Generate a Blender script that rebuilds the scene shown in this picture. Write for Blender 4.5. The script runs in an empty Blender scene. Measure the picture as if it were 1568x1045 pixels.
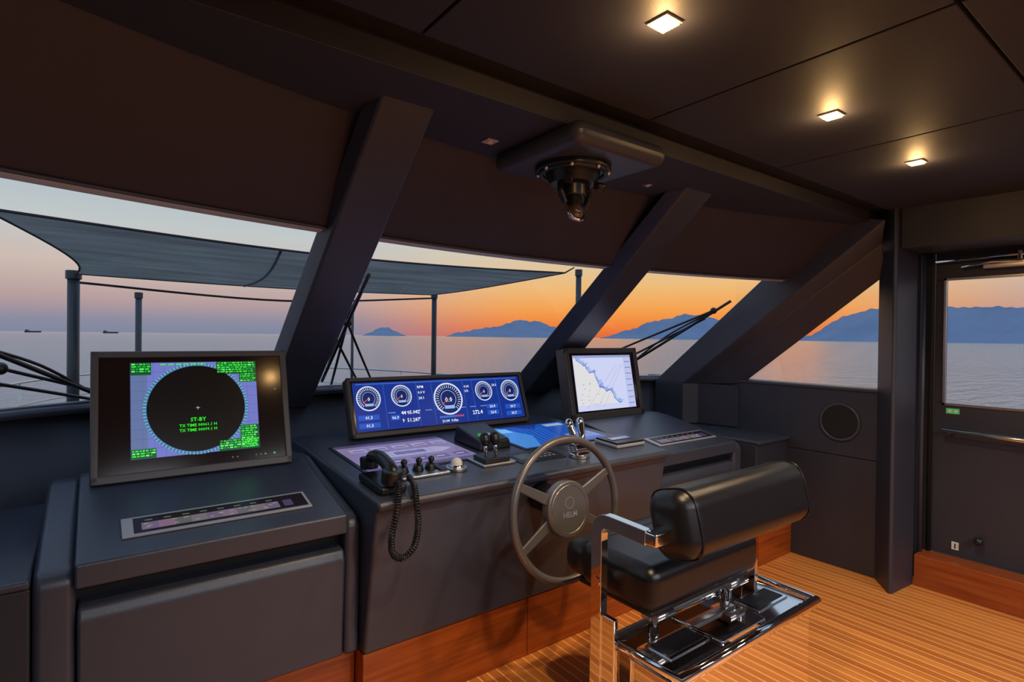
import bpy, math, random
from mathutils import Vector, Matrix
random.seed(3)
scene=bpy.context.scene
COL=scene.collection
def lin(r,g,b):
    f=lambda c:(c/255/12.92) if c/255<=.04045 else ((c/255+.055)/1.055)**2.4
    return (f(r),f(g),f(b))
# ---------------------------------------------------------------- materials
def mat(name,col,rough=.5,metal=0,emit=None,es=1.0,bump=0,bscale=300,var=.12,vscale=6,spec=.5,coat=0):
    m=bpy.data.materials.new(name); m.use_nodes=True
    nt=m.node_tree; b=nt.nodes['Principled BSDF']
    b.inputs['Roughness'].default_value=rough
    b.inputs['Metallic'].default_value=metal
    b.inputs['Specular IOR Level'].default_value=spec
    b.inputs['Coat Weight'].default_value=coat
    tc=nt.nodes.new('ShaderNodeTexCoord')
    n=nt.nodes.new('ShaderNodeTexNoise'); n.inputs['Scale'].default_value=vscale
    nt.links.new(tc.outputs['Object'],n.inputs['Vector'])
    mx=nt.nodes.new('ShaderNodeMixRGB')
    mx.inputs[1].default_value=(*[c*(1-var) for c in col],1); mx.inputs[2].default_value=(*[min(1,c*(1+var)) for c in col],1)
    nt.links.new(n.outputs['Fac'],mx.inputs[0]); nt.links.new(mx.outputs[0],b.inputs['Base Color'])
    if emit:
        b.inputs['Emission Color'].default_value=(*emit,1); b.inputs['Emission Strength'].default_value=es
    if bump:
        n2=nt.nodes.new('ShaderNodeTexNoise'); n2.inputs['Scale'].default_value=bscale; n2.inputs['Detail'].default_value=3
        nt.links.new(tc.outputs['Object'],n2.inputs['Vector'])
        bp=nt.nodes.new('ShaderNodeBump'); bp.inputs['Strength'].default_value=bump; bp.inputs['Distance'].default_value=.002
        nt.links.new(n2.outputs['Fac'],bp.inputs['Height']); nt.links.new(bp.outputs[0],b.inputs['Normal'])
    return m
def wood(name,c1,c2,seamc,axis='X',pitch=.055,rough=.35,seams=True):
    m=bpy.data.materials.new(name); m.use_nodes=True
    nt=m.node_tree; b=nt.nodes['Principled BSDF']; N=nt.nodes.new; L=nt.links.new
    b.inputs['Roughness'].default_value=rough
    tc=N('ShaderNodeTexCoord'); mp=N('ShaderNodeMapping')
    mp.inputs['Scale'].default_value=(40,2.5,40) if axis=='X' else (2.5,40,60)
    L(tc.outputs['Object'],mp.inputs[0])
    g=N('ShaderNodeTexNoise'); g.inputs['Scale'].default_value=1; g.inputs['Detail'].default_value=6; L(mp.outputs[0],g.inputs[0])
    sp=N('ShaderNodeSeparateXYZ'); L(tc.outputs['Object'],sp.inputs[0])
    dv=N('ShaderNodeMath'); dv.operation='DIVIDE'; dv.inputs[1].default_value=pitch; L(sp.outputs[axis if seams else 'Z'],dv.inputs[0])
    fl=N('ShaderNodeMath'); fl.operation='FLOOR'; L(dv.outputs[0],fl.inputs[0])
    wn=N('ShaderNodeTexWhiteNoise'); wn.noise_dimensions='1D'; L(fl.outputs[0],wn.inputs['W'])
    ad=N('ShaderNodeMath'); ad.operation='MULTIPLY_ADD'; ad.inputs[1].default_value=.5 if seams else 0.0; ad.inputs[2].default_value=0
    L(wn.outputs['Value'],ad.inputs[0])
    a2=N('ShaderNodeMath'); a2.operation='MULTIPLY_ADD'; a2.inputs[1].default_value=.9; L(g.outputs['Fac'],a2.inputs[0]); L(ad.outputs[0],a2.inputs[2])
    cr=N('ShaderNodeValToRGB'); cr.color_ramp.elements[0].position=.25; cr.color_ramp.elements[1].position=.95
    cr.color_ramp.elements[0].color=(*c1,1); cr.color_ramp.elements[1].color=(*c2,1); L(a2.outputs[0],cr.inputs[0])
    if seams:
        fr=N('ShaderNodeMath'); fr.operation='FRACT'; L(dv.outputs[0],fr.inputs[0])
        lt=N('ShaderNodeMath'); lt.operation='LESS_THAN'; lt.inputs[1].default_value=.12; L(fr.outputs[0],lt.inputs[0])
        mx=N('ShaderNodeMixRGB'); L(lt.outputs[0],mx.inputs[0]); L(cr.outputs[0],mx.inputs[1]); mx.inputs[2].default_value=(*seamc,1)
        L(mx.outputs[0],b.inputs['Base Color'])
    else: L(cr.outputs[0],b.inputs['Base Color'])
    return m
M_ceil=mat('ceiling_fabric',(.027,.027,.041),.62,bump=.3,bscale=500)
M_visor=mat('visor_leather',(.036,.031,.045),.58,bump=.3,bscale=400)
M_mull=mat('pillar_leather',(.050,.053,.078),.36,bump=.25,bscale=400)
M_wall=mat('wall_leather',(.034,.035,.050),.43,bump=.3,bscale=400)
M_dash=mat('console_leather',(.046,.053,.078),.32,bump=.3,bscale=450,spec=.7)
M_dashd=mat('console_leather_dark',(.028,.031,.043),.42,bump=.35,bscale=450)
M_black=mat('black_plastic',(.012,.012,.014),.32)
M_matte=mat('matte_black',(.006,.006,.007),.7)
M_bezel=mat('monitor_bezel',(.074,.060,.056),.36)
M_glassblk=mat('screen_glass',(.022,.011,.009),.12,var=.05)
M_chrome=mat('polished_steel',(.90,.88,.86),.05,1,var=.03)
M_steel=mat('brushed_steel',(.62,.61,.60),.28,1,var=.05)
M_grey=mat('grey_frame',(.42,.42,.46),.35)
M_wheel=mat('wheel_metal',(.17,.155,.155),.32,.5)
M_seat=mat('seat_leather',(.010,.009,.011),.26,bump=.35,bscale=350)
M_white=mat('white_plastic',(.75,.74,.72),.4)
M_pole=mat('dark_pole',(.045,.055,.07),.4)
M_rope=mat('rope',(.05,.04,.045),.8)
M_deck=mat('foredeck_paint',(.10,.10,.11),.6)
M_floor=wood('teak_planks',lin(170,92,38),lin(216,136,66),lin(240,192,124),'X',.046,.27)
M_kick=wood('cherry_veneer',lin(138,60,16),lin(204,104,40),(0,0,0),'Y',.3,.3,False)
M_step=wood('step_veneer',lin(128,56,22),lin(184,98,46),(0,0,0),'X',.3,.3,False)
M_hill=mat('hazy_hillside',lin(136,156,186),.95,var=.15,vscale=.004,spec=0)  # aerial haze is mixed into the base colour, pale and bluish
M_green=mat('green_label',(.05,.35,.08),.5,emit=(.1,.5,.15),es=.3)
M_bulb=mat('lamp_emitter',(1,.8,.5),.5,emit=(1,.74,.34),es=2.6)
M_fillL=mat('fill_emitter',(.9,.9,.9),.5,emit=(.95,.95,1),es=1)  # glowing face of the added fill panels
M_amber=mat('mirror_glass',(.10,.06,.04),.05,spec=.8,coat=.5)
# awning canvas: diffuse + translucent
M_canvas=bpy.data.materials.new('awning_canvas'); M_canvas.use_nodes=True
nt=M_canvas.node_tree; nt.nodes.clear(); N=nt.nodes.new
o=N('ShaderNodeOutputMaterial'); d=N('ShaderNodeBsdfDiffuse'); t=N('ShaderNodeBsdfTranslucent'); mx=N('ShaderNodeMixShader'); mx.inputs[0].default_value=.5
tc=N('ShaderNodeTexCoord'); wv=N('ShaderNodeTexNoise'); wv.inputs['Scale'].default_value=1.6; wv.inputs['Detail'].default_value=3
mp=N('ShaderNodeMapping'); mp.inputs['Scale'].default_value=(.6,5,1); nt.links.new(tc.outputs['Object'],mp.inputs[0]); nt.links.new(mp.outputs[0],wv.inputs[0])
cr=N('ShaderNodeValToRGB'); cr.color_ramp.elements[0].position=.3; cr.color_ramp.elements[1].position=.7
cr.color_ramp.elements[0].color=(.19,.195,.19,1); cr.color_ramp.elements[1].color=(.36,.365,.35,1)
nt.links.new(wv.outputs['Fac'],cr.inputs[0]); nt.links.new(cr.outputs[0],d.inputs[0]); nt.links.new(cr.outputs[0],t.inputs[0])
nt.links.new(d.outputs[0],mx.inputs[1]); nt.links.new(t.outputs[0],mx.inputs[2]); nt.links.new(mx.outputs[0],o.inputs[0])
# glass
M_glass=bpy.data.materials.new('window_glass'); M_glass.use_nodes=True
nt=M_glass.node_tree; nt.nodes.clear()
o=nt.nodes.new('ShaderNodeOutputMaterial'); t=nt.nodes.new('ShaderNodeBsdfTransparent'); g=nt.nodes.new('ShaderNodeBsdfGlossy'); g.inputs['Roughness'].default_value=.01
mx=nt.nodes.new('ShaderNodeMixShader'); mx.inputs[0].default_value=.02; t.inputs[0].default_value=(.99,.99,.99,1)
nt.links.new(t.outputs[0],mx.inputs[1]); nt.links.new(g.outputs[0],mx.inputs[2]); nt.links.new(mx.outputs[0],o.inputs[0])
# sea
M_sea=bpy.data.materials.new('sea_water'); M_sea.use_nodes=True
nt=M_sea.node_tree; b=nt.nodes['Principled BSDF']; b.inputs['Base Color'].default_value=(.30,.31,.32,1); b.inputs['Roughness'].default_value=.10; b.inputs['IOR'].default_value=1.5
tc=nt.nodes.new('ShaderNodeTexCoord'); mp=nt.nodes.new('ShaderNodeMapping'); mp.inputs['Rotation'].default_value=(0,0,math.radians(37)); mp.inputs['Scale'].default_value=(.12,.5,1)
n=nt.nodes.new('ShaderNodeTexNoise'); n.inputs['Scale'].default_value=1.0; n.inputs['Detail'].default_value=5; n.inputs['Roughness'].default_value=.6
bp=nt.nodes.new('ShaderNodeBump'); bp.inputs['Strength'].default_value=1.0; bp.inputs['Distance'].default_value=.6
nt.links.new(tc.outputs['Object'],mp.inputs[0]); nt.links.new(mp.outputs[0],n.inputs[0]); nt.links.new(n.outputs['Fac'],bp.inputs['Height']); nt.links.new(bp.outputs[0],b.inputs['Normal'])

_em={}
def emat(c,s=1.0):
    k=(c,s)
    if k not in _em:
        l=lin(*c); _em[k]=mat('display_pixels',(.01,.01,.01),.25,emit=l,es=s,var=0,spec=.2)
    return _em[k]
# ---------------------------------------------------------------- geometry
def link(ob,parent=None):
    COL.objects.link(ob)
    if parent: ob.parent=parent
    return ob
def grp(name):
    e=bpy.data.objects.new(name,None); e.empty_display_size=.1; COL.objects.link(e); return e
def mesh(name,v,f,m,parent=None,bevel=0,seg=3,smooth=False,solid=0,sub=0):
    me=bpy.data.meshes.new(name); me.from_pydata([tuple(p) for p in v],[],f); me.update()
    import bmesh
    bm=bmesh.new(); bm.from_mesh(me); bmesh.ops.recalc_face_normals(bm,faces=bm.faces); bm.to_mesh(me); bm.free()
    if isinstance(m,(list,tuple)):
        for x in m: me.materials.append(x)
    else: me.materials.append(m)
    ob=bpy.data.objects.new(name,me); link(ob,parent)
    if solid:
        md=ob.modifiers.new('solid','SOLIDIFY'); md.thickness=solid; md.offset=0
    if bevel:
        md=ob.modifiers.new('bevel','BEVEL'); md.width=bevel; md.segments=seg; md.limit_method='ANGLE'; md.angle_limit=math.radians(25)
        smooth=True
    if sub:
        md=ob.modifiers.new('sub','SUBSURF'); md.levels=sub; md.render_levels=sub; smooth=True
    if smooth:
        for p in me.polygons: p.use_smooth=True
        if bevel:
            w=ob.modifiers.new('wn','WEIGHTED_NORMAL'); w.keep_sharp=True
    return ob
BF=[(0,1,2,3),(4,7,6,5),(0,4,5,1),(1,5,6,2),(2,6,7,3),(3,7,4,0)]
def bv(x0,x1,y0,y1,z0,z1): return [(x0,y0,z0),(x1,y0,z0),(x1,y1,z0),(x0,y1,z0),(x0,y0,z1),(x1,y0,z1),(x1,y1,z1),(x0,y1,z1)]
def box(name,x0,x1,y0,y1,z0,z1,m,parent=None,bevel=0,seg=3,M=None,**k):
    v=bv(x0,x1,y0,y1,z0,z1)
    if M: v=[M@Vector(p) for p in v]
    return mesh(name,v,BF,m,parent,bevel,seg,**k)
def boxes(name,L,m,parent=None,bevel=0,M=None):
    v=[];f=[]
    for b_ in L:
        o=len(v); v+=bv(*b_); f+=[tuple(i+o for i in q) for q in BF]
    if M: v=[M@Vector(p) for p in v]
    return mesh(name,v,f,m,parent,bevel)
def prism(name,prof,x0,x1,m,parent=None,bevel=0,seg=3,axis='X'):
    n=len(prof)
    if axis=='X': v=[(x0,a,b_) for a,b_ in prof]+[(x1,a,b_) for a,b_ in prof]
    elif axis=='Z': v=[(a,b_,x0) for a,b_ in prof]+[(a,b_,x1) for a,b_ in prof]
    else: v=[(a,x0,b_) for a,b_ in prof]+[(a,x1,b_) for a,b_ in prof]
    f=[tuple(range(n)),tuple(range(2*n-1,n-1,-1))]+[(i,(i+1)%n,(i+1)%n+n,i+n) for i in range(n)]
    return mesh(name,v,f,m,parent,bevel,seg)
def grid(name,rows,m,parent=None,solid=0,smooth=True):
    nc=len(rows[0]); v=[p for r in rows for p in r]
    f=[(i*nc+j,i*nc+j+1,(i+1)*nc+j+1,(i+1)*nc+j) for i in range(len(rows)-1) for j in range(nc-1)]
    return mesh(name,v,f,m,parent,smooth=smooth,solid=solid)
def cyl(name,p0,p1,r0,m,parent=None,r1=None,seg=32,bevel=0):
    p0=Vector(p0);p1=Vector(p1); r1=r0 if r1 is None else r1
    d=(p1-p0).normalized(); a=d.orthogonal().normalized(); b_=d.cross(a)
    v=[];
    for p,r in((p0,r0),(p1,r1)):
        for i in range(seg):
            t=2*math.pi*i/seg; v.append(p+a*math.cos(t)*r+b_*math.sin(t)*r)
    f=[tuple(range(seg)),tuple(range(2*seg-1,seg-1,-1))]+[(i,(i+1)%seg,(i+1)%seg+seg,i+seg) for i in range(seg)]
    ob=mesh(name,v,f,m,parent,bevel)
    if not bevel:
        for p in ob.data.polygons: p.use_smooth=len(p.vertices)==4
    return ob
def spline(pts,n=8,closed=False):
    P=[Vector(p) for p in pts]; out=[]; N=len(P)
    rng=N if closed else N-1
    for i in range(rng):
        g=lambda k:P[k%N] if closed else P[max(0,min(N-1,k))]
        a,b_,c,d=g(i-1),g(i),g(i+1),g(i+2)
        for j in range(n):
            t=j/n; out.append(.5*((2*b_)+(c-a)*t+(2*a-5*b_+4*c-d)*t*t+(3*b_-a-3*c+d)*t**3))
    if not closed: out.append(P[-1])
    return out
def tube(name,pts,r,m,parent=None,seg=10,closed=False,sx=1,sy=1,up=None):
    P=[Vector(p) for p in pts]; N=len(P); v=[];f=[]; nrm=None
    for i,p in enumerate(P):
        if closed: t=(P[(i+1)%N]-P[i-1]).normalized()
        else: t=(P[min(i+1,N-1)]-P[max(i-1,0)]).normalized()
        if up is not None: nrm=(Vector(up)-t*Vector(up).dot(t)).normalized()
        elif nrm is None: nrm=t.orthogonal().normalized()
        else: nrm=(nrm-t*nrm.dot(t)).normalized()
        bn=t.cross(nrm)
        rr=r[i] if isinstance(r,(list,tuple)) else r
        for k in range(seg):
            a=2*math.pi*k/seg; v.append(p+nrm*math.cos(a)*rr*sx+bn*math.sin(a)*rr*sy)
    for i in range(N if closed else N-1):
        for k in range(seg):
            f.append((i*seg+k,i*seg+(k+1)%seg,((i+1)%N)*seg+(k+1)%seg,((i+1)%N)*seg+k))
    if not closed: f+= [tuple(range(seg-1,-1,-1)),tuple(range((N-1)*seg,N*seg))]
    return mesh(name,v,f,m,parent,smooth=True)
def band(name,pts,tw,th,m,parent=None,bevel=.004):
    # rectangular bar swept along pts; tw = thickness across (horizontal), th = other dimension; binormal follows a rotated side vector
    P=[Vector(p) for p in pts]; N=len(P); v=[];f=[]
    side=Vector((1,0,0))
    for i,p in enumerate(P):
        t=(P[min(i+1,N-1)]-P[max(i-1,0)]).normalized()
        side=(side-t*side.dot(t)).normalized(); bn=t.cross(side)
        for a,b_ in((-1,-1),(1,-1),(1,1),(-1,1)): v.append(p+side*a*tw/2+bn*b_*th/2)
    for i in range(N-1):
        for k in range(4): f.append((i*4+k,i*4+(k+1)%4,(i+1)*4+(k+1)%4,(i+1)*4+k))
    f+=[(3,2,1,0),tuple(range((N-1)*4,N*4))]
    return mesh(name,v,f,m,parent,bevel,3)
def torus(name,c,x,y,R,r,m,parent=None,seg=64,rs=12):
    c=Vector(c);x=Vector(x).normalized();y=Vector(y).normalized()
    return tube(name,[c+x*R*math.cos(2*math.pi*i/seg)+y*R*math.sin(2*math.pi*i/seg) for i in range(seg)],r,m,parent,rs,True)
def sphere(name,c,r,m,parent=None,sz=1):
    v=[];f=[];A=24;B=12
    for i in range(B+1):
        for j in range(A):
            th=math.pi*i/B;ph=2*math.pi*j/A
            v.append((c[0]+r*math.sin(th)*math.cos(ph),c[1]+r*math.sin(th)*math.sin(ph),c[2]+r*sz*math.cos(th)))
    for i in range(B):
        for j in range(A): f.append((i*A+j,i*A+(j+1)%A,(i+1)*A+(j+1)%A,(i+1)*A+j))
    return mesh(name,v,f,m,parent,smooth=True)
def frame(o,x,y):
    x=Vector(x).normalized(); y=Vector(y).normalized(); n=x.cross(y)
    return Matrix(((x.x,y.x,n.x,o[0]),(x.y,y.y,n.y,o[1]),(x.z,y.z,n.z,o[2]),(0,0,0,1)))
class Gfx:
    def __init__(s,M): s.M=M;s.v=[];s.f=[];s.mi=[];s.m=[]
    def mi_(s,c,st):
        m=emat(c,st)
        if m not in s.m: s.m.append(m)
        return s.m.index(m)
    def poly(s,P,c,l=1,st=1.0):
        o=len(s.v); s.v+=[s.M@Vector((x,y,.0006*l)) for x,y in P]; s.f.append(tuple(range(o,o+len(P)))); s.mi.append(s.mi_(c,st))
    def rect(s,x,y,w,h,c,l=1,st=1.0): s.poly([(x,y),(x+w,y),(x+w,y+h),(x,y+h)],c,l,st)
    def disc(s,x,y,r,c,l=1,n=48,st=1.0): s.poly([(x+r*math.cos(2*math.pi*i/n),y+r*math.sin(2*math.pi*i/n)) for i in range(n)],c,l,st)
    def ring(s,x,y,r0,r1,c,l=2,a0=0,a1=360,n=40):
        for i in range(n):
            t0=math.radians(a0+(a1-a0)*i/n);t1=math.radians(a0+(a1-a0)*(i+1)/n)
            s.poly([(x+r0*math.cos(t0),y+r0*math.sin(t0)),(x+r1*math.cos(t0),y+r1*math.sin(t0)),(x+r1*math.cos(t1),y+r1*math.sin(t1)),(x+r0*math.cos(t1),y+r0*math.sin(t1))],c,l)
    def line(s,x0,y0,x1,y1,w,c,l=3):
        d=Vector((x1-x0,y1-y0)); 
        if d.length<1e-6: return
        d.normalize(); n=Vector((-d.y,d.x))*w/2
        s.poly([(x0-n.x,y0-n.y),(x1-n.x,y1-n.y),(x1+n.x,y1+n.y),(x0+n.x,y0+n.y)],c,l)
    def ticks(s,x,y,r0,r1,n,w,c,l=3,a0=0,a1=360):
        for i in range(n):
            t=math.radians(a0+(a1-a0)*i/max(1,n-1 if a1-a0<360 else n))
            s.line(x+r0*math.cos(t),y+r0*math.sin(t),x+r1*math.cos(t),y+r1*math.sin(t),w,c,l)
    def text(s,t,x,y,size,c,l=4,al='LEFT'):
        cu=bpy.data.curves.new('t','FONT'); cu.body=t; cu.size=size; cu.align_x=al; cu.resolution_u=1; cu.offset=size*.015
        ob=bpy.data.objects.new('t',cu); COL.objects.link(ob)
        dg=bpy.context.evaluated_depsgraph_get(); me=bpy.data.meshes.new_from_object(ob.evaluated_get(dg))
        o=len(s.v); s.v+=[s.M@Vector((x+v.co.x,y+v.co.y,.0006*l)) for v in me.vertices]
        k=s.mi_(c,1.0)
        for p in me.polygons: s.f.append(tuple(o+i for i in p.vertices)); s.mi.append(k)
        bpy.data.objects.remove(ob); bpy.data.curves.remove(cu); bpy.data.meshes.remove(me)
    def done(s,name,parent):
        me=bpy.data.meshes.new(name); me.from_pydata([tuple(v) for v in s.v],[],s.f)
        for m in s.m: me.materials.append(m)
        for p,k in zip(me.polygons,s.mi): p.material_index=k
        return link(bpy.data.objects.new(name,me),parent)
# ---------------------------------------------------------------- camera
H=1.38
cam=bpy.data.cameras.new('camera'); cam.lens=19.47; cam.sensor_width=36; cam.clip_end=60000; cam.clip_start=.02
co=bpy.data.objects.new('camera',cam); COL.objects.link(co); scene.camera=co
co.matrix_world=Matrix.Translation((0,0,H))@Matrix.Rotation(math.radians(-37),4,'Z')@Matrix.Rotation(math.radians(90-.44),4,'X')@Matrix.Rotation(math.radians(.66),4,'Z')
# ---------------------------------------------------------------- hull shape
XC=1.6; XS=3.62; XP=-.46; ZS=1.06; ZT=1.76; ZF=2.05
def bow(x,k=.3): 
    d=abs(x-XC); return -.095*d*d-k*max(0,d-1.4)**2
def gY(x,z):
    k=.3*(ZT-z)/(ZT-ZS)
    return 3.2+bow(x,max(0,k))-1.63*(z-ZS)
def vY(x): return 1.72-.10*(x-XC)**2
xs=lambda a,b_,n=24:[a+(b_-a)*i/n for i in range(n+1)]
# floor
box('floor',XP-.1,4.0,-2.5,2.9,-.08,0,M_floor)
# ceiling panels
L=[]
bx=[XP,.62,1.46,2.29,3.12,3.62]; by=[-2.5,-1.29,-.455,.378,1.20]
for i in range(len(bx)-1):
    for j in range(len(by)-1):
        L.append((bx[i]+.004,bx[i+1]-.004,by[j]+.004,by[j+1]-.004,2.10,2.13))
ce=grp('ceiling')
boxes('panels',L,M_ceil,ce,bevel=.003)
box('backing',XP-.1,4.0,-2.5,1.4,2.118,2.2,M_matte,ce)
# forward soffit
X=xs(XP-.1,XS+.1)
pts=[(x,1.29) for x in X]+[(x,vY(x)+.03) for x in reversed(X)]
prism('soffit',pts,ZF,2.2,M_ceil,ce,bevel=.006,axis='Z')
# visor
rows=[[(x,vY(x),ZF+.01) for x in X],[(x,gY(x,ZT)+.0,ZT) for x in X]]
vis=grp('wall_visor')
grid('visor_panel',rows,M_visor,vis)
grid('visor_edge',[[(x,gY(x,ZT),ZT) for x in X],[(x,gY(x,ZT)+.05,ZT-.012) for x in X],[(x,gY(x,ZT)+.12,ZT+.05) for x in X],[(x,vY(x)+.15,2.2) for x in X]],M_white,vis)
tube('visor_lip',[(x,gY(x,ZT)-.004,ZT-.002) for x in X],.006,M_mull,vis)
# front lower bulkhead
wf=grp('wall_front')
grid('bulkhead',[[(x,gY(x,ZS),ZS) for x in X],[(x,gY(x,ZS)-.01,0) for x in X]],M_wall,wf,solid=.02)
grid('sill',[[(x,gY(x,ZS)-.05,ZS) for x in X],[(x,gY(x,ZS)+.02,ZS+.008) for x in X]],M_dash,wf,solid=.03)
tube('glass_seal',[(x,gY(x,ZS)+.012,ZS+.026) for x in X],.005,M_grey,wf,6)
# mullions
def mullion(name,t0,t1,b0,b1,ot=.09,ob_=.17):
    zt,zb=2.09,.98
    v=[]
    for z,x0,x1,of in((zt,t0,t1,ot),(zb,b0,b1,ob_)):
        ym=gY((x0+x1)/2,z)
        v+=[(x0,ym-of,z),(x1,ym-of,z),(x1+.02,ym+.06,z),(x0-.02,ym+.06,z)]
    f=[(0,1,2,3),(4,7,6,5),(0,4,5,1),(1,5,6,2),(2,6,7,3),(3,7,4,0)]
    return mesh(name,v,f,M_mull,None,.01,3)
mullion('trim_1',.635,.80,.73,.95,.05,.16)
mullion('trim_2',2.08,2.27,2.45,2.68,.05,.16)
def corner(name):
    B=[(3.45,2.49,1.05),(3.54,2.42,1.05),(3.62,2.12,1.07),(3.72,2.2,1.05),(3.72,2.75,1.05),(3.45,2.75,1.05)]
    T=[(3.47,1.20,2.05),(3.54,1.24,1.93),(3.62,1.25,1.76),(3.72,1.3,1.76),(3.72,1.5,2.12),(3.48,1.5,2.12)]
    v=B+T; n=6
    f=[tuple(range(n)),tuple(range(2*n-1,n-1,-1))]+[(i,(i+1)%n,(i+1)%n+n,i+n) for i in range(n)]
    mesh(name,v,f,M_mull,None,.008)
corner('trim_3')
prism('trim_4',[(3.45,2.49),(3.54,2.42),(3.615,2.14),(3.615,2.74),(3.45,2.74)],.76,1.055,M_wall,None,.006,axis='Z')
# window glass
def pane(name,a_t,b_t,a_b,b_b):
    rows=[]
    for i in range(9):
        t=i/8; z=ZT+.02+(ZS-ZT-.02)*t
        x0=a_t+(a_b-a_t)*t; x1=b_t+(b_b-b_t)*t
        rows.append([(x,gY(x,z)+.02,z) for x in xs(x0,x1,10)])
    return grid(name,rows,M_glass)
pane('window_1',-.5,.74,-.5,.83); pane('window_2',.75,2.22,.84,2.53); pane('window_3',2.23,3.5,2.54,3.6)
# side walls
def side(mir,name):
    g=grp(name); s=(lambda a,b_:(XS+XP-b_,XS+XP-a)) if mir else (lambda a,b_:(a,b_))
    x0,x1=s(XS,XS+.1)
    box('lower_panel',x0,x1,1.2,2.95,0,.678,M_wall,g,.004)
    box('upper_panel',x0,x1,1.2,2.95,.682,1.085,M_wall,g,.004)
    a,b_=s(XS-.012,XS+.1)
    box('window_ledge',a,b_,1.25,2.2,1.08,1.096,M_mull,g,.004)
    a,b_=s(XS+.02,XS+.04)
    box('glass_seal',a,b_,1.28,2.16,1.096,1.106,M_white,g,.002)
    xx=XS+XP-XS-.01 if mir else XS+.01
    tube('window_trim',[(xx,2.14,1.10),(xx,1.27,1.765)],.014,M_matte,g)
    px=(lambda p:(XS+XP-p[0],p[1])) if mir else (lambda p:p)
    prism('post',[px(p) for p in[(3.62,1.285),(3.463,1.16),(3.475,1.145),(3.72,1.125),(3.74,1.285)]],0,2.12,M_wall,g,.006,axis='Z')
    return g
side(False,'wall_starboard'); gp=side(True,'wall_port')
box('window_4',XS+.03,XS+.034,1.28,2.2,1.09,1.78,M_glass); box('window_5',XP-.034,XP-.03,1.28,2.2,1.09,1.78,M_glass)
box('aft_panel',XP-.1,XP,-2.5,1.2,0,2.12,M_wall,gp)
ws=grp('wall_starboard_aft')
boxes('wall_panels',[(3.85,3.95,-2.5,.3,0,2.12),(3.85,3.95,.3,1.285,1.93,2.12),(3.85,3.95,.3,1.285,0,.175),(3.85,3.95,1.10,1.285,.17,1.94)],M_wall,ws,.004)
box('header',3.5,3.9,-2.5,1.14,1.885,2.12,M_wall,ws,.005)
tube('door_seal',[(3.84,1.09,.18),(3.84,1.09,1.90),(3.84,.33,1.90)],.014,M_matte,ws)
tube('jamb_trim',[(3.78,1.115,.18),(3.78,1.115,1.885)],.012,M_mull,ws)
box('wall_back',XP-.1,4.0,-2.6,-2.5,0,2.12,M_wall)
# step
box('trim_5',3.71,3.86,-.6,1.12,0,.175,M_step,None,.004)
# door
dr=grp('door_1')
boxes('door_slab',[(3.855,3.89,.33,1.08,.18,1.03),(3.855,3.89,.33,1.08,1.73,1.90),(3.855,3.89,1.03,1.08,1.03,1.73),(3.855,3.89,.33,.40,1.03,1.73)],M_wall,dr,.004)
boxes('glazing_bead',[(3.848,3.858,.39,1.04,1.725,1.74),(3.848,3.858,.39,1.04,1.02,1.035),(3.848,3.858,1.025,1.04,1.02,1.74),(3.848,3.858,.39,.405,1.02,1.74)],M_steel,dr,.002)
box('door_glass',3.87,3.873,.4,1.03,1.03,1.73,M_glass,dr)
cyl('push_bar',(3.80,.42,.87),(3.80,1.02,.885),.013,M_steel,dr)
for y in(.45,.99): cyl('bar_mount',(3.80,y,.88),(3.86,y,.88),.012,M_steel,dr)
tube('closer_rail',[(3.82,1.07,1.83),(3.82,.7,1.84),(3.82,.42,1.84)],.010,M_chrome,dr)
tube('closer_arm',[(3.81,.95,1.79),(3.80,.82,1.81),(3.81,.62,1.80),(3.82,.5,1.82)],.008,M_chrome,dr)
box('closer_body',3.80,3.855,.66,.86,1.775,1.80,M_steel,dr,.006)
box('closer_hook',3.81,3.855,.70,.72,1.80,1.86,M_chrome,dr,.004)
box('exit_label',3.850,3.8545,.96,1.02,.975,1.005,M_green,dr)
cyl('exit_arrow',(3.8485,.975,.99),(3.8502,.975,.99),.009,M_white,dr); cyl('exit_arrow',(3.8485,1.003,.99),(3.8502,1.003,.99),.009,M_white,dr)
box('door_label',3.8505,3.8545,.953,.985,.215,.258,M_white,dr); box('label_mark',3.8495,3.8505,.966,.972,.222,.25,M_black,dr)
sphere('door_stop',(3.82,.86,.30),.022,M_black,dr); cyl('stop_stem',(3.82,.86,.30),(3.86,.86,.30),.012,M_black,dr)
# speaker
sp=grp('wall_speaker')
torus('speaker_ring',(XS-.006,1.483,.885),(0,1,0),(0,0,1),.108,.008,M_mull,sp,96,10)
cyl('speaker_grille',(XS-.010,1.483,.885),(XS,1.483,.885),.104,M_matte,sp,seg=96)
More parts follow.
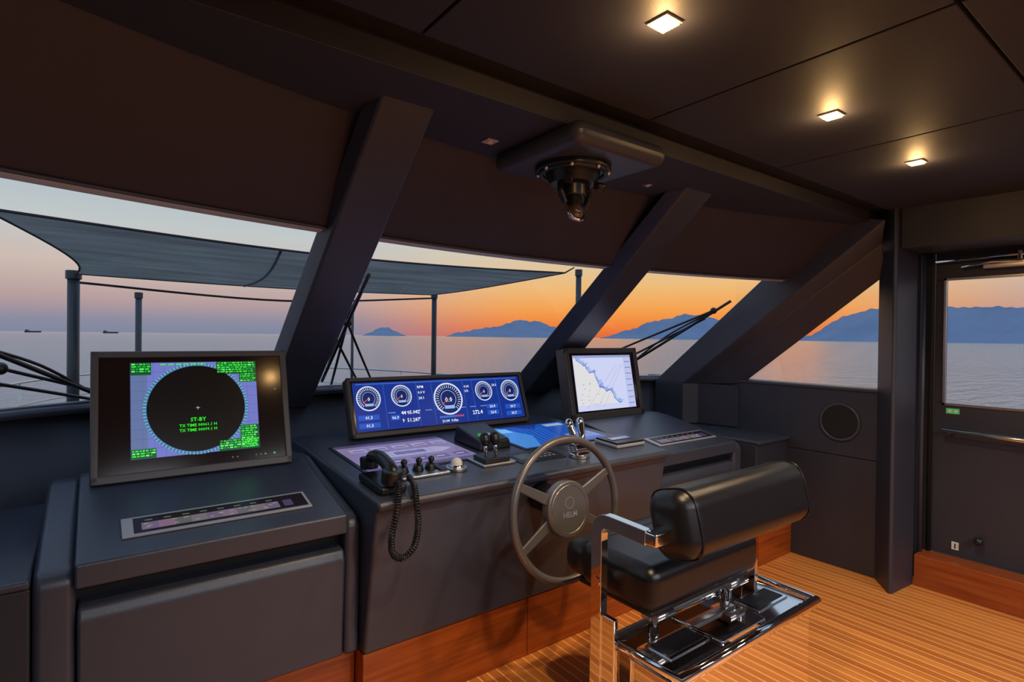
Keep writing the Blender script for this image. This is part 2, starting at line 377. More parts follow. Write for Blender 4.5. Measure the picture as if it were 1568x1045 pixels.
# ---------------------------------------------------------------- consoles
hc=grp('helm_console')
prism('body',[(1.852,.25),(1.765,.775),(1.735,.79),(1.74,.818),(2.56,.868),(2.74,.872),(2.85,.87),(2.85,.25)],.76,2.32,M_dash,hc,.016,4)
box('kickboard',.76,1.50,1.858,1.90,0,.25,M_kick,hc,.002)
box('kickboard',1.503,2.32,1.858,1.90,0,.25,M_kick,hc,.002)
box('kick_return',.76,.78,1.90,2.6,0,.25,M_kick,hc,.002)
sl=math.atan2(.05,.82)
T=frame((.76,1.74,.8185),(1,0,0),(0,math.cos(sl),math.sin(sl)))
def sidecon(name,x0,x1,c0,c1):
    g=grp(name)
    prof=[(1.885,.25),(1.88,.715),(1.91,.742),(2.45,.852),(2.56,.852),(2.56,.25)]
    prism('cheek',prof,x0,x0+c0,M_dash,g,.02,4); prism('cheek',prof,x1-c1,x1,M_dash,g,.02,4)
    prism('top',[(1.868,.69),(1.868,.757),(2.44,.868),(2.54,.868),(2.54,.69)],x0+c0-.003,x1-c1+.003,M_dash,g,.008)
    prism('recess',[(1.95,.62),(1.95,.70),(2.5,.70),(2.5,.62)],x0+c0,x1-c1,M_matte,g)
    prism('drawer',[(1.89,.255),(1.872,.60),(1.886,.632),(1.94,.64),(2.5,.64),(2.5,.255)],x0+c0+.003,x1-c1-.003,M_dash,g,.010)
    box('kickboard',x0,x1-.002,1.93,1.96,0,.25,M_kick,g)
    s2=math.atan2(.111,.572); F=frame((x0,1.868,.7575),(1,0,0),(0,math.cos(s2),math.sin(s2)))
    a=.194; w=.546
    box('strip_frame',a,a+w,.095,.215,0,.006,M_grey,g,.002,M=F)
    G=Gfx(F@Matrix.Translation((0,0,.0065)))
    G.rect(a+.03,.107,w-.04,.096,(16,13,18),1)
    rr=random.Random(5)
    cols=[(100,86,112),(118,94,116),(88,86,88),(108,98,106)]
    for i in range(9): G.rect(a+.05+i*.044,.120,.044,.045,cols[i%4],2)
    for i in range(22): G.rect(a+.055+rr.random()*.38,.124+rr.random()*.034,.012,.004,(150,140,120),3)
    for i in range(8): G.rect(a+.06+i*.05,.176,.02,.006,(90,104,80),3)
    G.rect(a+.46,.121,.03,.045,(70,56,90),3)
    G.done('strip_display',g)
    return g
sidecon('side_console',-.128,.757,.09,.055)
sidecon('side_console',2.323,3.22,.055,.09)
sh=grp('storage_cabinet'); box('carcass',XP+.002,-.131,1.89,2.55,0,.71,M_dashd,sh,.006); box('lid',XP+.002,-.131,1.88,2.7,.712,.735,M_dash,sh,.008)
sh=grp('storage_cabinet'); box('carcass',3.223,XS-.002,1.79,2.12,.0,.735,M_dashd,sh,.006); box('lid',3.223,XS-.002,1.775,2.6,.737,.757,M_dash,sh,.006); box('kickboard',3.223,XS-.003,1.765,1.789,0,.22,M_kick,sh,.002)
# ---------------------------------------------------------------- monitors
def monitor(name,o,w,h,tilt,dep=.05,bz=.03):
    g=grp(name); t=math.radians(tilt)
    F=frame(o,(1,0,0),(0,math.sin(t),math.cos(t)))
    box('housing',0,w,0,h,-dep,-.004,M_bezel,g,.012,M=F)
    boxes('bezel',[(0,w,0,bz,-.006,.008),(0,w,h-bz*.8,h,-.006,.008),(0,bz*.8,0,h,-.006,.008),(w-bz*.8,w,0,h,-.006,.008)],M_bezel,g,.004,M=F)
    box('glass',bz*.7,w-bz*.7,bz*.9,h-bz*.7,-.005,.001,M_glassblk,g,M=F)
    return g,F@Matrix.Translation((0,0,.001))
# radar
K=.85
g,F=monitor('radar_monitor',(-.012,2.35,.855),.662,.472,16)
box('foot',.1,.55,2.36,2.44,.84,.87,M_black,g,.006)
F=F@Matrix.Diagonal((K,K,1,1))
G=Gfx(F); ax,ay,aw,ah=.137,.088,.50,.415
G.rect(ax,ay,aw,ah,(112,120,196),1)
G.rect(ax,ay,.06,ah,(98,116,160),2)
for i in range(11): G.line(ax,ay+ah*i/10,ax+aw,ay+ah*i/10,.0012,(80,84,160),3)
for i in range(13): G.line(ax+aw*i/12,ay,ax+aw*i/12,ay+ah,.0012,(90,94,175),3)
cx,cy,R=ax+aw*.5,ay+ah*.49,.194
G.disc(cx,cy,R+.013,(70,120,170),4,72)
G.ticks(cx,cy,R+.002,R+.014,90,.0018,(170,235,210),5)
G.disc(cx,cy,R,(12,6,3),6,72)
for(x,y,w_,h_) in((ax,ay+ah-.055,.075,.055),(ax+aw-.17,ay+ah-.06,.17,.06),(ax+aw-.075,ay+ah-.10,.075,.045),(ax,ay,.09,.04),(ax+aw-.17,ay,.17,.05),(ax+aw-.08,ay+.0,.08,.11)):
    G.rect(x,y,w_,h_,(16,84,40),5)
    rr=random.Random(int(x*1000)+int(y*999))
    yy=y+h_-.010
    while yy>y+.003:
        xx=x+.004
        while xx<x+w_-.012:
            l=rr.uniform(.006,.018); G.rect(xx,yy,min(l,x+w_-.003-xx),.0062,rr.choice([(60,235,60),(60,235,60),(120,250,120),(30,170,60)]),7); xx+=l+.004
        yy-=.0105
for i in range(6): G.rect(ax+.11+i*.03,ay+ah-.012,.02,.006,(60,235,60),7)
G.text('ST-BY',cx,cy-.06,.024,(40,250,40),8,'CENTER')
G.text('TX TIME 00061.1 H',cx,cy-.083,.018,(40,250,40),8,'CENTER')
G.text('TX TIME 00099.1 H',cx,cy-.104,.018,(40,250,40),8,'CENTER')
G.line(cx-.008,cy,cx+.008,cy,.0015,(200,220,255),8); G.line(cx,cy-.008,cx,cy+.008,.0015,(200,220,255),8)
for k,x in enumerate((.52,.54,.62,.64,.66)): G.disc(x,.055,.0035,(110,100,100) if k<4 else (60,200,70),2,12)
G.disc(.70,.055,.005,(90,180,90),2,16)
G.rect(.715,.36,.010,.005,(120,110,110),2)
G.done('radar_display',g)
# instrument monitor
g,F=monitor('instrument_monitor',(.99,2.575,.878),1.09,.305,20,.06,.024)
G=Gfx(F); G.rect(.028,.030,1.034,.248,(20,50,140),1)
def gauge(x,y,r,t):
    G.disc(x,y,r,(14,34,96),2); G.ring(x,y,r*.9,r,(215,225,250),3); G.ticks(x,y,r*.66,r*.86,27,.0028,(225,232,255),4,-50,230)
    G.ring(x,y,r*.5,r*.54,(150,175,230),3)
    G.text(t,x,y-r*.2,r*.42,(240,240,255),5,'CENTER'); G.rect(x-r*.35,y-r*.62,r*.7,r*.2,(150,180,235),5)
    a=math.radians(215); G.line(x,y,x+r*.6*math.cos(a),y+r*.6*math.sin(a),.003,(240,90,60),6)
gauge(.105,.195,.064,'0'); gauge(.285,.20,.058,'0'); gauge(.56,.168,.090,'0.0'); gauge(.80,.20,.058,'0'); gauge(.985,.195,.064,'0')
for x in(.19,.375,.465,.665,.725,.895): G.line(x,.035,x,.27,.002,(70,105,200),3)
for x,y,t in((.38,.235,'RPM'),(.38,.205,'0.0 V'),(.38,.175,'24.1'),(.67,.225,'0.00'),(.67,.20,'L/h'),(.86,.225,'24.3')): G.text(t,x,y,.02,(235,240,255),5)
for x,y,w_ in((.04,.085,.11),(.04,.045,.11),(.93,.085,.11),(.93,.045,.11),(.21,.075,.05),(.80,.06,.08),(.80,.095,.08)):
    G.rect(x,y,w_,.026,(36,84,190),3); G.text('%04.1f'%(x*33),x+w_/2,y+.005,.022,(240,244,255),5,'CENTER')
G.text("44 05.042'",.27,.10,.026,(245,245,255),5); G.text("9  51.287'",.27,.06,.026,(245,245,255),5)
G.text('21:04  0.0kn',.50,.04,.02,(245,245,255),5); G.text('272.4',.70,.07,.03,(245,245,255),5)
for i in range(14): G.rect(.49+i*.011,.064,.006,.010,(90,150,230) if i<9 else (230,90,80),5)
G.rect(.045,.266,1.0,.006,(60,100,190),3)
for i in range(9): G.rect(.20+i*.07,.112,.04,.004,(120,150,220),2)
G.done('instrument_display',g)
# chart monitor
g,F=monitor('chart_monitor',(2.325,2.465,.866),.665,.455,11,.085,.042)
box('foot',2.45,2.85,2.47,2.53,.86,.885,M_black,g,.006)
F=F@Matrix.Diagonal((.81,.88,1,1))
G=Gfx(F); ax,ay,aw,ah=.075,.062,.66,.40
G.rect(ax,ay,aw,ah,(204,210,242),1)
G.rect(ax,ay+ah-.018,aw,.018,(150,160,205),2); G.rect(ax+aw-.09,ay,.09,ah-.018,(188,194,234),2)
random.seed(11)
px,py=ax+.03,ay+ah-.03; P=[]
while px<ax+aw-.13 and py>ay+.04:
    P.append((px,py)); px+=random.uniform(.004,.032); py+=random.uniform(-.036,.010)
for i in range(len(P)-1): G.poly([(ax+.005,P[i][1]),(ax+.005,P[i+1][1]-.002),P[i+1],P[i]],(222,222,224),2)
for i in range(len(P)-1):
    G.line(*P[i],*P[i+1],.004,(60,80,170),4)
    k=.012+.03*random.random()
    G.poly([P[i],P[i+1],(P[i+1][0]+k,P[i+1][1]+k*.6),(P[i][0]+k,P[i][1]+k*.6)],random.choice([(130,160,225),(150,175,235),(168,188,238)]),3)
    if i%2==0: G.line(P[i][0],P[i][1],P[i][0]+random.uniform(.0,.03),P[i][1]+random.uniform(.01,.03),.003,(90,120,200),4)
for i in range(14): G.rect(random.uniform(ax+.03,ax+.25),random.uniform(ay+.03,ay+.2),.014,.004,(140,140,170),4)
for k in(-.05,.06,.13): G.line(ax+.15+k,ay+.02,ax+.5+k*.4,ay+.33,.0018,(160,130,200),4)
for i in range(8): G.rect(ax+aw-.08,ay+.03+i*.045,.065,.006,(120,130,190),4)
G.done('chart_display',g)
# ---------------------------------------------------------------- console-top items
def flush(name,x0,x1,y0,y1):
    g=grp(name); x0-=.76;x1-=.76;y0-=1.74;y1-=1.74
    box('frame',x0-.015,x1+.015,y0-.015,y1+.015,0,.004,M_black,g,.002,M=T)
    return g,T@Matrix.Translation((x0,y0,.0045))
g,F=flush('touchscreen_display',.86,1.39,2.06,2.48)
G=Gfx(F); G.rect(0,0,.53,.42,(124,112,152),1); G.rect(0,.38,.53,.04,(72,62,92),2); G.rect(0,0,.53,.035,(84,74,110),2)
for i in range(5): G.rect(.04+.1*i,.29,.075,.05,(152,148,182),2); G.rect(.05+.1*i,.30,.055,.012,(90,80,120),3); G.rect(.04+.1*i,.06,.07,.06,(96,88,130),2); G.rect(.05+.1*i,.085,.04,.008,(190,185,215),3)
G.poly([(.06,.2),(.12,.245),(.42,.245),(.49,.2),(.42,.155),(.12,.155)],(156,154,186),3); G.rect(.2,.178,.15,.045,(100,98,146),4)
for i in range(6): G.line(.13+.05*i,.158,.13+.05*i,.242,.002,(90,84,126),5)
G.done('touch_display',g)
g,F=flush('touchscreen_display',1.66,2.24,2.08,2.50)
G=Gfx(F); G.rect(0,0,.58,.42,(24,76,170),1); G.poly([(0,0),(.10,0),(.20,.2),(.12,.42),(0,.42)],(64,130,205),2)
G.poly([(.2,.42),(.30,.3),(.4,.42)],(20,50,130),2)
G.rect(.42,.34,.13,.05,(150,170,205),3); G.rect(.38,.05,.18,.10,(110,136,190),3); G.rect(.05,.3,.1,.08,(120,180,230),3)
for i in range(3): G.rect(.39,.065+.028*i,.15,.010,(50,70,130),4)
for i in range(6): G.line(.15+.03*i,.05,.22+.03*i,.36,.003,(60,130,220),3)
G.done('touch_display',g)
g,F=flush('autopilot_panel',1.50,1.73,1.90,2.03)
G=Gfx(F); G.rect(0,0,.23,.13,(26,26,32),1); G.rect(.015,.03,.09,.07,(54,60,66),2)
for i in range(4):
    for j in range(3): G.rect(.12+.026*i,.025+.03*j,.015,.015,(105,105,105),2)
G.done('panel_display',g)
def TL(x,y,z): return T@Vector((x-.76,y-1.74,z))
# trackball
g=grp('trackball'); cyl('base',TL(1.19,1.95,0),TL(1.19,1.95,.014),.045,M_steel,g,bevel=.003); cyl('ring',TL(1.19,1.95,.012),TL(1.19,1.95,.024),.036,M_chrome,g,r1=.03)
c=TL(1.19,1.95,.026); sphere('ball',c,.024,M_white,g)
# throttle levers
g=grp('throttle_lever'); box('base_plate',.54,.71,.17,.31,0,.012,M_steel,g,.004,M=T); box('housing',.56,.695,.19,.29,.010,.03,M_black,g,.008,M=T)
for k,x in enumerate((1.36,1.412)):
    tube('lever',[TL(x,1.98,.02),TL(x,1.99,.06),TL(x,2.0,.10)],.008,M_chrome,g)
    tube('grip',spline([TL(x,1.992,.07),TL(x,1.998,.09),TL(x,2.004,.115),TL(x,2.006,.128)],4),[.012,.016,.02,.023,.024,.024,.023,.021,.019,.016,.013,.009,.003],M_black,g,14)
# joystick panels
g=grp('joystick_controller'); box('base',.17,.38,.17,.30,0,.012,M_steel,g,.004,M=T)
for x in(.965,1.03,1.085):
    cyl('boot',TL(x,1.98,.012),TL(x,1.98,.035),.024,M_black,g,r1=.016); cyl('stick',TL(x,1.98,.03),TL(x,1.975,.050),.007,M_black,g); s_=TL(x,1.975,.052); sphere('knob',s_,.013,M_black,g)
box('key_pad',.345,.375,.19,.28,.012,.018,M_black,g,.002,M=T)
# searchlight controller box
g=grp('searchlight_controller')
v=[TL(*p) for p in[(1.43,2.14,0),(1.62,2.14,0),(1.62,2.38,0),(1.43,2.38,0),(1.44,2.15,.045),(1.61,2.15,.045),(1.61,2.37,.08),(1.44,2.37,.08)]]
mesh('case',v,BF,M_black,g,.01)
for i in range(3): cyl('button',TL(1.475+.05*i,2.21,.05),TL(1.475+.05*i,2.21,.066),.011,M_steel if i else M_green,g,seg=16)
# chrome lever
g=grp('chrome_control_lever'); cyl('base',TL(1.80,1.86,0),TL(1.80,1.86,.02),.05,M_chrome,g,bevel=.004)
for dx in(-.022,.022):
    tube('lever',spline([TL(1.80+dx,1.86,.015),TL(1.80+dx,1.87,.08),TL(1.80+dx*1.6,1.90,.145)],6),[.010+.0008*i for i in range(13)],M_chrome,g,12)
    p=TL(1.80+dx*1.6,1.905,.15); sphere('knob',p,.02,M_chrome,g,1.2)
cyl('drum',TL(1.755,1.86,.035),TL(1.845,1.86,.035),.032,M_chrome,g,bevel=.003)
# notebook
g=grp('notebook'); box('cover',1.32,1.53,.14,.30,.001,.016,M_grey,g,.004,M=T); box('pages',1.325,1.525,.145,.295,.016,.026,M_black,g,.003,M=T); box('clasp',1.35,1.49,.20,.24,.026,.029,M_steel,g,.001,M=T)
# telephone
g=grp('telephone_handset')
px_=.835
box('cradle',.03,.13,.05,.26,0,.03,M_black,g,.01,M=T)
pa=spline([TL(px_,1.80,.05),TL(px_,1.815,.085),TL(px_,1.90,.105),TL(px_,1.985,.09),TL(px_,2.0,.055)],6)
tube('handle',pa,.019,M_black,g,14,sx=1,sy=1.25)
cyl('earpiece',TL(px_,1.80,.088),TL(px_,1.807,.038),.036,M_black,g,bevel=.006)
cyl('mouthpiece',TL(px_,2.01,.085),TL(px_,2.0,.038),.034,M_black,g,bevel=.006)
base=spline([TL(.85,1.79,.05),TL(.835,1.745,.03),(.808,1.70,.79),(.786,1.69,.72),(.795,1.70,.655),(.835,1.705,.628),(.872,1.70,.66),(.882,1.69,.73),(.882,1.70,.80),TL(.905,1.77,.03),TL(.945,1.89,.02)],60)
hel=[]; nrm=Vector((1,0,0)); Lacc=0
for i in range(len(base)-1):
    t=(base[i+1]-base[i]); Lacc+=t.length
    if t.length<1e-9: continue
    t.normalize(); nrm=(nrm-t*nrm.dot(t)).normalized(); bn=t.cross(nrm); a=Lacc/.0095*2*math.pi
    hel.append(base[i]+nrm*math.cos(a)*.0095+bn*math.sin(a)*.0095)
tube('coiled_cord',hel,.0032,M_black,g,5)
# ---------------------------------------------------------------- steering wheel
g=grp('steering_wheel'); tt=math.radians(6); W=frame((1.49,1.60,.705),(1,0,0),(0,math.sin(tt),math.cos(tt)))
wp=lambda x,y,z:W@Vector((x,y,z))
c=wp(0,0,0); torus('rim',c,W.to_3x3()@Vector((1,0,0)),W.to_3x3()@Vector((0,1,0)),.270,.0155,M_wheel,g,80,14)
cyl('hub',wp(0,0,-.03),wp(0,0,.012),.110,M_wheel,g,seg=64,bevel=.008)
torus('hub_ring',wp(0,0,.012),W.to_3x3()@Vector((1,0,0)),W.to_3x3()@Vector((0,1,0)),.092,.0015,M_steel,g,48,6)
for a in(27,153,207,333):
    t=math.radians(a); d=Vector((math.cos(t),math.sin(t),0)); n_=Vector((-math.sin(t),math.cos(t),0))
    v=[]
    for r,w_,z in((.08,.028,-.012),(.262,.020,0)):
        for sx,sz in((-1,-1),(1,-1),(1,1),(-1,1)): v.append(W@(d*r+n_*w_*sx*.8+Vector((0,0,z+.006*sz))))
    mesh('spoke',v,[(0,1,2,3),(4,7,6,5),(0,4,5,1),(1,5,6,2),(2,6,7,3),(3,7,4,0)],M_wheel,g,.004)
cyl('column',wp(0,0,-.02),(1.49,1.772,.72),.045,M_black,g,r1=.06)
G=Gfx(W@Matrix.Translation((0,0,.0125)))
G.text('HELM',0,-.03,.03,(112,102,100),1,'CENTER'); G.ring(0,.025,.02,.023,(112,102,100),1); G.done('hub_engraving',g)
# ---------------------------------------------------------------- helm chair
g=grp('helm_chair')
box('seat',1.35,1.97,1.07,1.40,.525,.672,M_seat,g,.045,6)
box('seat_bolster',1.35,1.97,1.355,1.48,.535,.662,M_seat,g,.05,6)
box('seat_pan',1.38,1.935,1.10,1.42,.51,.53,M_black,g,.006)
tilt=math.radians(-14)
Bm=Matrix.Translation((1.71,1.02,.825))@Matrix.Rotation(tilt,4,'X')
box('backrest',-.365,.365,-.085,.085,-.105,.105,M_seat,g,.062,8,M=Bm)
for x in(-.352,.352):
    P=[]
    for i in range(40):
        a=2*math.pi*i/40; ca,sa=math.cos(a),math.sin(a); e=.55
        P.append(Bm@Vector((x*.905,math.copysign(abs(ca)**e,ca)*.0845,math.copysign(abs(sa)**e,sa)*.1045)))
    tube('piping',P,.0028,M_seat,g,6,True)
for x in(1.30,2.12):
    s=1 if x<1.7 else -1
    arc=[(x,1.245+.0,.02),(x,1.245,.45),(x,1.245,.745)]
    for k in range(1,8):
        a=math.pi/2*k/8; arc.append((x,1.205+.04*math.cos(a),.755+.045*math.sin(a)))
    arc+=[(x,1.195,.80),(x,1.10,.797),(x,1.05,.795)]
    band('arm_frame',arc,.030,.044,M_chrome,g,.006)
    band('arm_bracket',[(x,1.03,.795),(x+.035*s,1.03,.795),(x+.07*s,1.03,.80)],.044,.040,M_chrome,g,.006) if False else box('arm_bracket',min(x-.015*s,x+.075*s),max(x-.015*s,x+.075*s),1.01,1.055,.775,.817,M_chrome,g,.008)
    box('leg_plate',x-.010,x+.010,1.17,1.275,.0,.50,M_chrome,g,.004)
    cyl('pivot',(x-.018,1.245,.60),(x+.055*s,1.245,.60),.017,M_chrome,g)
zb=.42
box('base_box',1.34,2.13,.965,1.20,.03,zb-.035,M_chrome,g,.01,4)
boxes('foot_frame',[(1.345,1.64,.97,1.20,zb-.03,zb-.012),(1.82,2.135,.97,1.20,zb-.03,zb-.012)],M_chrome,g,.006)
tube('frame_tube',[(1.325,.955,zb-.012),(2.155,.955,zb-.012),(2.155,1.215,zb-.012),(1.325,1.215,zb-.012)],.019,M_chrome,g,12,True)
for x0_,x1_ in((1.40,1.58),(1.90,2.08)):
    boxes('slot_rim',[(x0_-.012,x1_+.012,1.03,1.13,zb-.014,zb-.006)],M_chrome,g,.004)
    boxes('tread',[(x0_,x1_,1.042,1.118,zb-.010,zb-.003)],M_black,g,.003)
box('base_plate',1.60,1.86,.99,1.19,zb-.03,zb-.002,M_chrome,g,.006)
for x in(1.48,1.90):
    cyl('seat_post',(x,1.17,zb-.02),(x,1.17,.53),.018,M_chrome,g)
    box('hinge',x-.03,x+.03,1.13,1.22,.47,.51,M_chrome,g,.008)
    cyl('hinge_pin',(x-.045,1.13,.48),(x+.045,1.13,.48),.014,M_steel,g)
box('seat_slide',1.44,1.94,1.15,1.19,.46,.48,M_steel,g,.004)
box('floor_plate',1.28,2.19,.93,1.30,0,.03,M_chrome,g,.008)
# ---------------------------------------------------------------- ceiling fixtures
for x in(1.03,1.87,2.62):
    g=grp('ceiling_spotlight')
    y=.805; a=.023
    boxes('trim_ring',[(x-a-.006,x+a+.006,y-a-.006,y-a,2.094,2.104),(x-a-.006,x+a+.006,y+a,y+a+.006,2.094,2.104),(x-a-.006,x-a,y-a,y+a,2.094,2.104),(x+a,x+a+.006,y-a,y+a,2.094,2.104)],M_grey,g,.002)
    box('lens',x-a,x+a,y-a,y+a,2.090,2.1,M_bulb,g)
    ld=bpy.data.lights.new('beam','SPOT'); ld.energy=54; ld.color=(1,.74,.45); ld.spot_size=math.radians(125); ld.spot_blend=.8; ld.shadow_soft_size=.03
    lo=bpy.data.objects.new('beam',ld); link(lo,g); lo.location=(x,y,2.08)
    ld=bpy.data.lights.new('spill','POINT'); ld.energy=2.0; ld.color=(1,.58,.22); ld.shadow_soft_size=.012
    lo=bpy.data.objects.new('spill',ld); link(lo,g); lo.location=(x,y,2.06)
for x,y in((.4,-1.7),(1.7,-1.7),(2.9,-1.7)):  # unseen fill panels, added behind the camera to brighten the cabin
    g=grp('added_fill_panel'); box('fill_face',x-.3,x+.3,y-.3,y+.3,2.094,2.1,M_fillL,g,.002)
    ld=bpy.data.lights.new('fill_light','AREA'); ld.energy=34; ld.color=(.90,.92,1); ld.shape='SQUARE'; ld.size=.6
    lo=bpy.data.objects.new('fill_light',ld); link(lo,g); lo.location=(x,y,2.09)
for x,y,s in((1.075,1.565,.022),(1.92,1.58,.014)):
    g=grp('ceiling_sensor'); box('plate',x-s,x+s,y-s,y+s,ZF-.006,ZF,M_grey,g,.002); cyl('eye',(x,y,ZF-.009),(x,y,ZF-.005),s*.5,M_white,g,seg=20)
# overhead compass
g=grp('overhead_compass')
box('housing',1.17,1.61,1.23,1.69,1.985,2.06,M_mull,g,.05,6)
cx,cy=1.36,1.455
cyl('flange',(cx,cy,1.965),(cx,cy,1.99),.135,M_black,g,seg=64,bevel=.006)
torus('flange_ring',(cx,cy,1.965),(1,0,0),(0,1,0),.115,.010,M_black,g)
cyl('bowl',(cx,cy,1.925),(cx,cy,1.97),.082,M_black,g,r1=.10,bevel=.004)
for i in range(8):
    a=i*math.pi/4; sphere('bolt',(cx+.125*math.cos(a),cy+.125*math.sin(a),1.962),.008,M_steel,g)
cyl('hub',(cx,cy,1.88),(cx,cy,1.93),.05,M_black,g,bevel=.006)
for s in(-1,1):
    tube('yoke_arm',spline([(cx+.055*s,cy,1.94),(cx+.068*s,cy-.01,1.90),(cx+.05*s,cy-.015,1.85)],6),.011,M_black,g)
    cyl('adjuster',(cx+.06*s,cy-.05,1.925),(cx+.09*s,cy-.07,1.915),.014,M_black,g)
cyl('periscope_tube',(cx,cy,1.90),(cx-.01,cy-.02,1.835),.030,M_black,g,r1=.024,bevel=.004)
torus('mirror_ring',(cx-.012,cy-.028,1.822),(1,0,0),(0,.5,.86),.036,.006,M_chrome,g,40,8)
sphere('mirror_lens',(cx-.012,cy-.026,1.822),.030,M_amber,g)
cyl('counterweight',(cx+.03,cy+.02,1.87),(cx+.055,cy+.03,1.86),.02,M_black,g)
# ---------------------------------------------------------------- outside
g=grp('shade_awning')
A=Vector((-.46,3.84,2.0));B=Vector((-.12,5.70,1.85));C=Vector((3.15,5.72,1.86));D=Vector((3.52,3.86,1.985))
rows=[]
for i in range(25):
    u=i/24; row=[]
    for j in range(17):
        v_=j/16
        p=(A*(1-u)+D*u)*(1-v_)+(B*(1-u)+C*u)*v_
        p=p+Vector((0,.22*math.sin(math.pi*u)*(1-v_)-.10*math.sin(math.pi*u)*v_,-.03*math.sin(math.pi*u)*(1)))
        p+=Vector((.16*math.sin(math.pi*v_)*(1-2*u),0,-.045*math.sin(math.pi*v_)))
        row.append(p)
    rows.append(row)
grid('canvas',rows,M_canvas,g,solid=0)
tube('seam',[p+Vector((0,0,-.004)) for p in rows[9]],.010,M_pole,g,6)
tube('edge_rope',[r[0] for r in rows],.008,M_rope,g,6); tube('edge_rope',[r[-1] for r in rows],.008,M_rope,g,6)
tube('edge_rope',rows[0],.007,M_rope,g,6); tube('edge_rope',rows[-1],.007,M_rope,g,6)
tube('tie_line',spline([(-.1,5.72,1.78),(1.5,5.74,1.71),(3.16,5.74,1.82)],8),.010,M_rope,g,6)
tube('tie_line',[(3.52,3.86,1.985),(4.05,4.3,2.12)],.008,M_rope,g,6)
tube('tie_line',[(-.46,3.84,2.0),(-.9,4.3,2.12)],.008,M_rope,g,6)
for x,y,z,r in((-.14,5.78,1.87,.042),(.41,7.83,1.84,.033),(3.2,5.78,1.88,.030),(2.98,7.8,1.80,.02),(4.15,4.33,2.10,.03),(-.95,4.33,2.1,.03)):
    g=grp('awning_pole'); cyl('shaft',(x,y,.2),(x,y,z),r,M_pole,g,seg=16); cyl('cap',(x,y,z-.06),(x,y,z+.01),r*1.3,M_pole,g,seg=16,bevel=.004); cyl('foot',(x,y,.2),(x,y,.26),r*2,M_pole,g,seg=16)
hull=[(-1.2,3.32),(-1.15,5),(-.9,7),(-.2,9),(1.6,11),(3.4,9),(4.1,7),(4.35,5),(4.4,3.32)]
prism('foredeck',hull,.05,.2,M_deck,None,0,axis='Z')
g=grp('deck_railing')
rp=spline([(x,y,.82) for x,y in hull[1:-1]],8); tube('top_rail',rp,.016,M_steel,g,8); tube('mid_rail',[p-Vector((0,0,.25)) for p in rp],.009,M_steel,g,6)
for i in range(0,len(rp),4): cyl('stanchion',(rp[i].x,rp[i].y,.2),rp[i],.011,M_steel,g,seg=8)
# wipers
def gp_(x,z,o=.06): return Vector((x,gY(x,z)+o,z))
def wiper(bl,arms):
    g=grp('windshield_wiper')
    (x0,z0),(x1,z1)=bl
    pts=[gp_(x0+(x1-x0)*i/10,z0+(z1-z0)*i/10,.05) for i in range(11)]
    tube('blade',pts,.009,M_black,g,6); tube('blade_spine',spline([pts[1],(pts[5]+Vector((0,.03,.02))),pts[9]],6),.006,M_black,g,6)
    for (a,b_,c_,d_) in arms:
        tube('arm',[gp_(a+(c_-a)*i/8,b_+(d_-b_)*i/8,.075) for i in range(9)],.007,M_black,g,6)
    a,b_,c_,d_=arms[0]; m_=gp_(c_,d_,.07); sphere('joint',m_,.022,M_black,g); sphere('pivot',gp_(a,b_,.07),.018,M_black,g)
wiper(((1.02,1.12),(.935,1.64)),[(1.36,1.09,.975,1.44),(1.27,1.09,.965,1.36),(1.10,1.09,.975,1.44)])
wiper(((3.20,1.15),(3.32,1.63)),[(2.98,1.28,3.31,1.57),(3.12,1.18,3.33,1.52)])
wiper(((.02,1.11),(-.34,1.36)),[(.10,1.09,-.26,1.25),(.0,1.09,-.30,1.2)])
# sea
mesh('sea',[(-40000,-40000,-4),(40000,-40000,-4),(40000,40000,-4),(-40000,40000,-4)],[(0,1,2,3)],M_sea)
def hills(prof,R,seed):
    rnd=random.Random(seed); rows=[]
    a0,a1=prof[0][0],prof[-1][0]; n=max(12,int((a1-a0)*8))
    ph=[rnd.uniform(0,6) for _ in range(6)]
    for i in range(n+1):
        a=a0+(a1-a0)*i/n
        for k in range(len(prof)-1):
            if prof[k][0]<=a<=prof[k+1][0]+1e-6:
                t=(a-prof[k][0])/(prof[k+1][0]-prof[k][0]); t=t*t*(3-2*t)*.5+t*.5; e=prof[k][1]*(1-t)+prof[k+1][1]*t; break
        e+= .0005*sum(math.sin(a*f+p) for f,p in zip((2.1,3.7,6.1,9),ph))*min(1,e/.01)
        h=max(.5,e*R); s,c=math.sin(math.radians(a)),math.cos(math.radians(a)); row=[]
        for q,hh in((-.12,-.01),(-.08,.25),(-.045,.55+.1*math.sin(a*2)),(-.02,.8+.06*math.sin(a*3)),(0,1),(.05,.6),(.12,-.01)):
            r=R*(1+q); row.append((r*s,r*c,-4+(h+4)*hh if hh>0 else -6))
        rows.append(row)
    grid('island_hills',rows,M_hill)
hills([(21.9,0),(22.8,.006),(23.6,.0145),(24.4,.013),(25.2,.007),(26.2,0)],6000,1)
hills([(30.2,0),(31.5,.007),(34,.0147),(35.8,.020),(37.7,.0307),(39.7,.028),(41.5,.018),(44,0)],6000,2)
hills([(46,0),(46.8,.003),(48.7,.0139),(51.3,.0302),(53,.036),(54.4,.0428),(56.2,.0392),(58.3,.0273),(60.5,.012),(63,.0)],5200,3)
hills([(64,0),(65.3,.008),(67.8,.0374),(70.3,.0497),(72.5,.051),(74.7,.050),(77.2,.0486),(79.8,.0476),(90,.04),(104,.0)],5200,4)
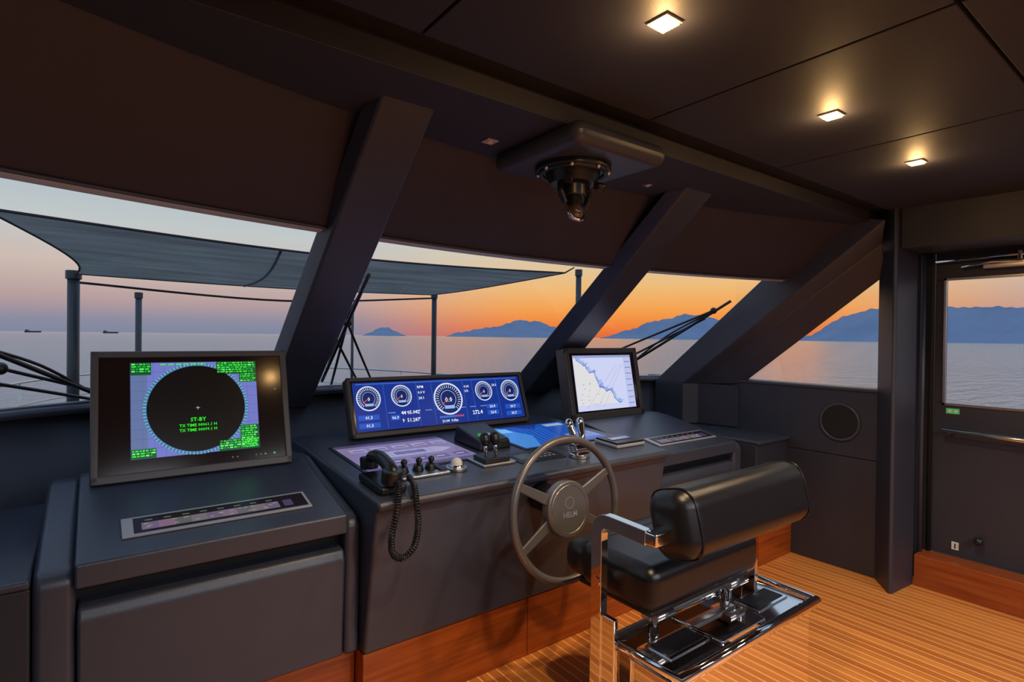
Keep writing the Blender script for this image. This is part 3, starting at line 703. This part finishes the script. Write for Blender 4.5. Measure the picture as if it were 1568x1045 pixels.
for (x,y) in((60,3200),(-230,3400)):
    g=grp('cargo_ship'); prism('hull',[(x-30,-4.5),(x-26,-5),(x+26,-5),(x+32,3),(x-30,3)],y,y+12,M_pole,g,axis='Y'); box('bridge',x-27,x-18,y+1,y+11,3,9,M_pole,g); box('funnel',x-16,x-13,y+4,y+8,3,8,M_pole,g)
# ---------------------------------------------------------------- world
w=bpy.data.worlds.new('sunset_sky'); scene.world=w; w.use_nodes=True; nt=w.node_tree; nt.nodes.clear(); N=nt.nodes.new; Lk=nt.links.new
out=N('ShaderNodeOutputWorld'); bg=N('ShaderNodeBackground'); Lk(bg.outputs[0],out.inputs[0]); bg.inputs[1].default_value=1.0
tc=N('ShaderNodeTexCoord'); sp=N('ShaderNodeSeparateXYZ'); Lk(tc.outputs['Generated'],sp.inputs[0])
z2=N('ShaderNodeMath'); z2.operation='MULTIPLY'; z2.inputs[1].default_value=2; z2.use_clamp=True; Lk(sp.outputs['Z'],z2.inputs[0])
def ramp(st):
    r=N('ShaderNodeValToRGB'); e=r.color_ramp.elements
    while len(e)>1: e.remove(e[-1])
    e[0].position=st[0][0]*2; e[0].color=(*lin(*st[0][1]),1)
    for p,c in st[1:]:
        k=e.new(p*2); k.color=(*lin(*c),1)
    Lk(z2.outputs[0],r.inputs[0]); return r
warm=ramp([(0,(230,106,62)),(.02,(244,132,58)),(.05,(248,164,80)),(.09,(242,190,122)),(.14,(222,204,170)),(.20,(200,206,200)),(.30,(190,204,216)),(.5,(170,190,220))])
cool=ramp([(0,(128,138,162)),(.02,(144,142,162)),(.05,(186,160,160)),(.10,(208,190,180)),(.16,(196,202,202)),(.25,(168,188,202)),(.5,(160,184,216))])
dt=N('ShaderNodeVectorMath'); dt.operation='DOT_PRODUCT'; az=math.radians(52); dt.inputs[1].default_value=(math.sin(az),math.cos(az),0); Lk(tc.outputs['Generated'],dt.inputs[0])
mr=N('ShaderNodeMapRange'); mr.interpolation_type='SMOOTHSTEP'; mr.inputs['From Min'].default_value=.83; mr.inputs['From Max'].default_value=.99; Lk(dt.outputs['Value'],mr.inputs['Value'])
mx=N('ShaderNodeMixRGB'); Lk(mr.outputs[0],mx.inputs[0]); Lk(cool.outputs[0],mx.inputs[1]); Lk(warm.outputs[0],mx.inputs[2]); Lk(mx.outputs[0],bg.inputs[0])
scene.view_settings.view_transform='Standard'
scene.view_settings.look='None'
